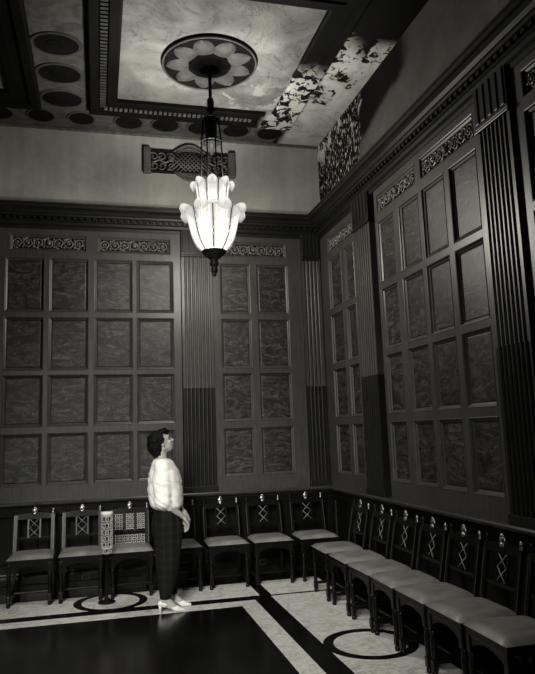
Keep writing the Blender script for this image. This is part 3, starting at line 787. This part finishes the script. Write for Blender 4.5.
# arms: shoulder, elbow, wrist
ARM = {-1: ((-0.05, -0.150, 1.335), (-0.055, -0.185, 1.02), (0.150, -0.085, 0.855)), 1: ((-0.03, 0.150, 1.335), (0.03, 0.185, 1.04), (0.175, 0.035, 0.885))}
for s, (a, b, c) in ARM.items():
    capsule(bm, a, b, 0.052, 0.040); capsule(bm, b, (Vector(b) * 0.6 + Vector(c) * 0.4), 0.040, 0.037); capsule(bm, (Vector(b) * 0.6 + Vector(c) * 0.4), c, 0.037, 0.024)
# hands: palm and five fingers each, the near one closed over the far one
def hand(w, d, side, up, curl):
    w = Vector(w); d = Vector(d).normalized(); sd = Vector(side).normalized(); n = d.cross(sd).normalized() * up
    for k in range(4):
        q = (k - 1.5) * 0.0185
        capsule(bm, w + d * 0.012 + sd * q * 0.7, w + d * 0.085 + sd * q, 0.016, 0.0125, 8)
        L = (0.070, 0.082, 0.077, 0.060)[k]; p = w + d * 0.085 + sd * q; ang = 0.25
        for f in (0.45, 0.32, 0.23):
            ang += curl; e = p + (d * math.cos(ang) + n * math.sin(ang)) * L * f; capsule(bm, p, e, 0.0092, 0.0082, 8); p = e
    p = w + d * 0.025 - sd * 0.024; q = p + (d * 0.75 - sd * 0.55 + n * 0.35).normalized() * 0.042
    r = q + (d * 0.9 + sd * 0.05 + n * 0.45).normalized() * 0.032; capsule(bm, p, q, 0.015, 0.0115, 8); capsule(bm, q, r, 0.0110, 0.0090, 8)
hand(ARM[-1][2], (0.50, 0.30, -0.85), (0.2, -0.9, -0.2), 1, 0.35)
hand(ARM[1][2], (0.30, -0.35, -0.88), (0.6, 0.6, 0.0), -1, 0.32)
# legs and feet
LEG = {-1: ((-0.02, -0.07, 0.84), (0.005, -0.085, 0.50), (-0.035, -0.085, 0.125)), 1: ((-0.01, 0.07, 0.84), (0.035, 0.09, 0.50), (0.045, 0.085, 0.125))}
FOOT = {}
for s, (a, b, c) in LEG.items():
    capsule(bm, a, b, 0.078, 0.055); m = Vector(b) * 0.65 + Vector(c) * 0.35
    capsule(bm, b, m, 0.053, 0.055); capsule(bm, m, c, 0.055, 0.033)
    c = Vector(c); heel = c + Vector((-0.035, 0, -0.035)); ball = c + Vector((0.105, -0.012, -0.095)); toe = c + Vector((0.160, -0.014, -0.103))
    FOOT[s] = (c, heel, ball, toe)
    capsule(bm, c, heel, 0.032, 0.026); capsule(bm, c, ball, 0.033, 0.026); capsule(bm, heel, ball, 0.026, 0.026); capsule(bm, ball, toe, 0.025, 0.016)
obj_body = fused('body', bm, 'skin', wm, 0.0055, 3)
# eyes, lips
for s in (-1, 1):
    bm = new(); sphere(bm, hp(0.075, s * 0.030, 0.008), (0.010, 0.013, 0.006), 10, 8, rot=HR); obj('eye', bm, 'eye', wm, True)
    bm = new(); tube(bm, [hp(0.080, s * 0.014, 0.030), hp(0.082, s * 0.030, 0.036), hp(0.070, s * 0.048, 0.030)], [0.003, 0.0045, 0.002], 5); obj('eyebrow', bm, 'hair', wm)
bm = new(); sphere(bm, hp(0.087, 0, -0.046), (0.009, 0.019, 0.005), 10, 8, rot=HR); sphere(bm, hp(0.085, 0, -0.057), (0.009, 0.016, 0.0055), 10, 8, rot=HR); obj('lips', bm, 'lip', wm, True)
# hair: short, full at the back, swept fringe
bm = new()
sphere(bm, hp(-0.040, 0, 0.045), (0.098, 0.094, 0.085), 20, 14, rot=HR)
sphere(bm, hp(-0.078, 0, -0.005), (0.080, 0.088, 0.080), 18, 12, rot=HR)
sphere(bm, hp(-0.085, 0, -0.065), (0.050, 0.065, 0.055), 16, 12, rot=HR)
sphere(bm, hp(0.035, 0, 0.098), (0.062, 0.066, 0.030), 16, 10, rot=HR)
sphere(bm, hp(0.072, 0.005, 0.080), (0.030, 0.055, 0.028), 14, 10, rot=HR)
for s in (-1, 1): sphere(bm, hp(-0.018, s * 0.074, 0.028), (0.034, 0.018, 0.040), 12, 8, rot=HR)
fused('hair', bm, 'hair', wm, 0.006, 2, lambda c: 0.012 * noise.noise(Vector((c.x * 60, c.y * 60, c.z * 30))) + 0.008 * noise.noise(c * 110))
# sweater: loose, batwing sleeves pushed up to the elbows
bm = new()
loft(bm, [(0.005, 0, 0.925, 0.125, 0.175), (0.0, 0, 0.965, 0.165, 0.205), (-0.015, 0, 1.04, 0.168, 0.21), (-0.012, 0, 1.14, 0.172, 0.212), (-0.018, 0, 1.22, 0.165, 0.215), (-0.02, 0, 1.30, 0.145, 0.21), (-0.04, 0, 1.365, 0.105, 0.185), (-0.048, 0, 1.405, 0.078, 0.12), (-0.048, 0, 1.418, 0.066, 0.09)], 32)
for s, (a, b, c) in ARM.items():
    b = Vector(b); c = Vector(c); a = Vector(a); e = b * 0.68 + c * 0.32
    capsule(bm, a, a * 0.5 + b * 0.5 + Vector((-0.01, 0, 0)), 0.078, 0.092); capsule(bm, a * 0.5 + b * 0.5 + Vector((-0.01, 0, 0)), b + Vector((0.005, 0, 0.01)), 0.092, 0.080); capsule(bm, b + Vector((0.005, 0, 0.01)), e, 0.078, 0.052)
    sg = s
    for k in range(4):
        f = k / 3; p = a * (1 - f) + b * f
        capsule(bm, (p.x, p.y * 0.9, p.z), (p.x + 0.03, p.y * 0.45, p.z - 0.02), 0.088, 0.10)
def folds(c):
    d = c.z * 0.8 + c.x * 0.55 + 0.05 * noise.noise(c * 5)
    g = noise.noise(Vector((d * 17, c.x * 3.2 - c.z * 2.0, c.y * 5))); g2 = noise.noise(Vector((d * 34, c.x * 6 - c.z * 4, c.y * 8 + 3)))
    low = 1.0 if c.z < 1.28 else max(0.25, 1 - (c.z - 1.28) * 8)
    f = low * (-0.014 * (0.45 - min(0.45, abs(g) * 1.6)) - 0.004 * (0.4 - min(0.4, abs(g2) * 1.6))) + 0.007 * noise.noise(Vector((c.x * 8 + c.z * 7, c.y * 8, c.z * 4))) + 0.004 * noise.noise(Vector((c.x * 18, c.y * 18, c.z * 9 + c.x * 14)))
    return f - 0.004 * max(0, math.sin(c.z * 42 + c.x * 25 + 3 * noise.noise(c * 6))) * (1 if c.z < 1.2 else 0.3)
fused('sweater', bm, 'sweater', wm, 0.009, 26, folds)
# trousers: high waist, full at the hip, tapering to the ankle
bm = new()
loft(bm, [(0.0, 0, 0.96, 0.125, 0.145), (0.0, 0, 0.90, 0.135, 0.165), (0.0, 0, 0.80, 0.150, 0.185), (0.005, 0, 0.70, 0.148, 0.185), (0.005, 0, 0.64, 0.125, 0.16)], 28)
loft(bm, [(-0.005, -0.088, 0.80, 0.125, 0.095), (0.0, -0.088, 0.64, 0.130, 0.092), (-0.005, -0.087, 0.48, 0.115, 0.085), (-0.012, -0.086, 0.32, 0.092, 0.075), (-0.025, -0.085, 0.18, 0.064, 0.060), (-0.033, -0.085, 0.125, 0.050, 0.050)], 24)
loft(bm, [(0.010, 0.088, 0.80, 0.125, 0.095), (0.02, 0.088, 0.64, 0.130, 0.092), (0.025, 0.088, 0.48, 0.112, 0.085), (0.03, 0.087, 0.32, 0.088, 0.075), (0.038, 0.086, 0.18, 0.062, 0.060), (0.045, 0.085, 0.125, 0.050, 0.050)], 24)
fused('trousers', bm, 'plaid', wm, 0.008, 5, lambda c: 0.006 * noise.noise(Vector((c.x * 18, c.y * 18, c.z * 4))) + 0.004 * math.sin(c.x * 70) * (1 if c.z > 0.6 else 0.2))
# court shoes with slim heels
for s, (c, heel, ball, toe) in FOOT.items():
    bm = new()
    h0 = Vector((heel.x - 0.006, heel.y, heel.z - 0.012)); sole = Vector((ball.x, ball.y, 0.020)); tp = Vector((toe.x + 0.012, toe.y, 0.016))
    capsule(bm, h0 + Vector((0, 0, 0.008)), Vector((c.x + 0.02, c.y, heel.z - 0.020)), 0.030, 0.029); capsule(bm, Vector((c.x + 0.02, c.y, heel.z - 0.020)), sole + Vector((0, 0, 0.012)), 0.026, 0.031)
    capsule(bm, sole + Vector((0, 0, 0.010)), tp, 0.032, 0.015)
    for v in bm.verts:
        if v.co.z < 0.004: v.co.z = 0.004
    fused('shoe', bm, 'shoe', wm, 0.005, 2)
    bm = new(); tube(bm, [(h0.x - 0.004, h0.y, heel.z - 0.02), (h0.x - 0.006, h0.y, 0.035), (h0.x - 0.004, h0.y, 0.0)], [0.020, 0.009, 0.006], 10); obj('heel', bm, 'shoe', wm, True)
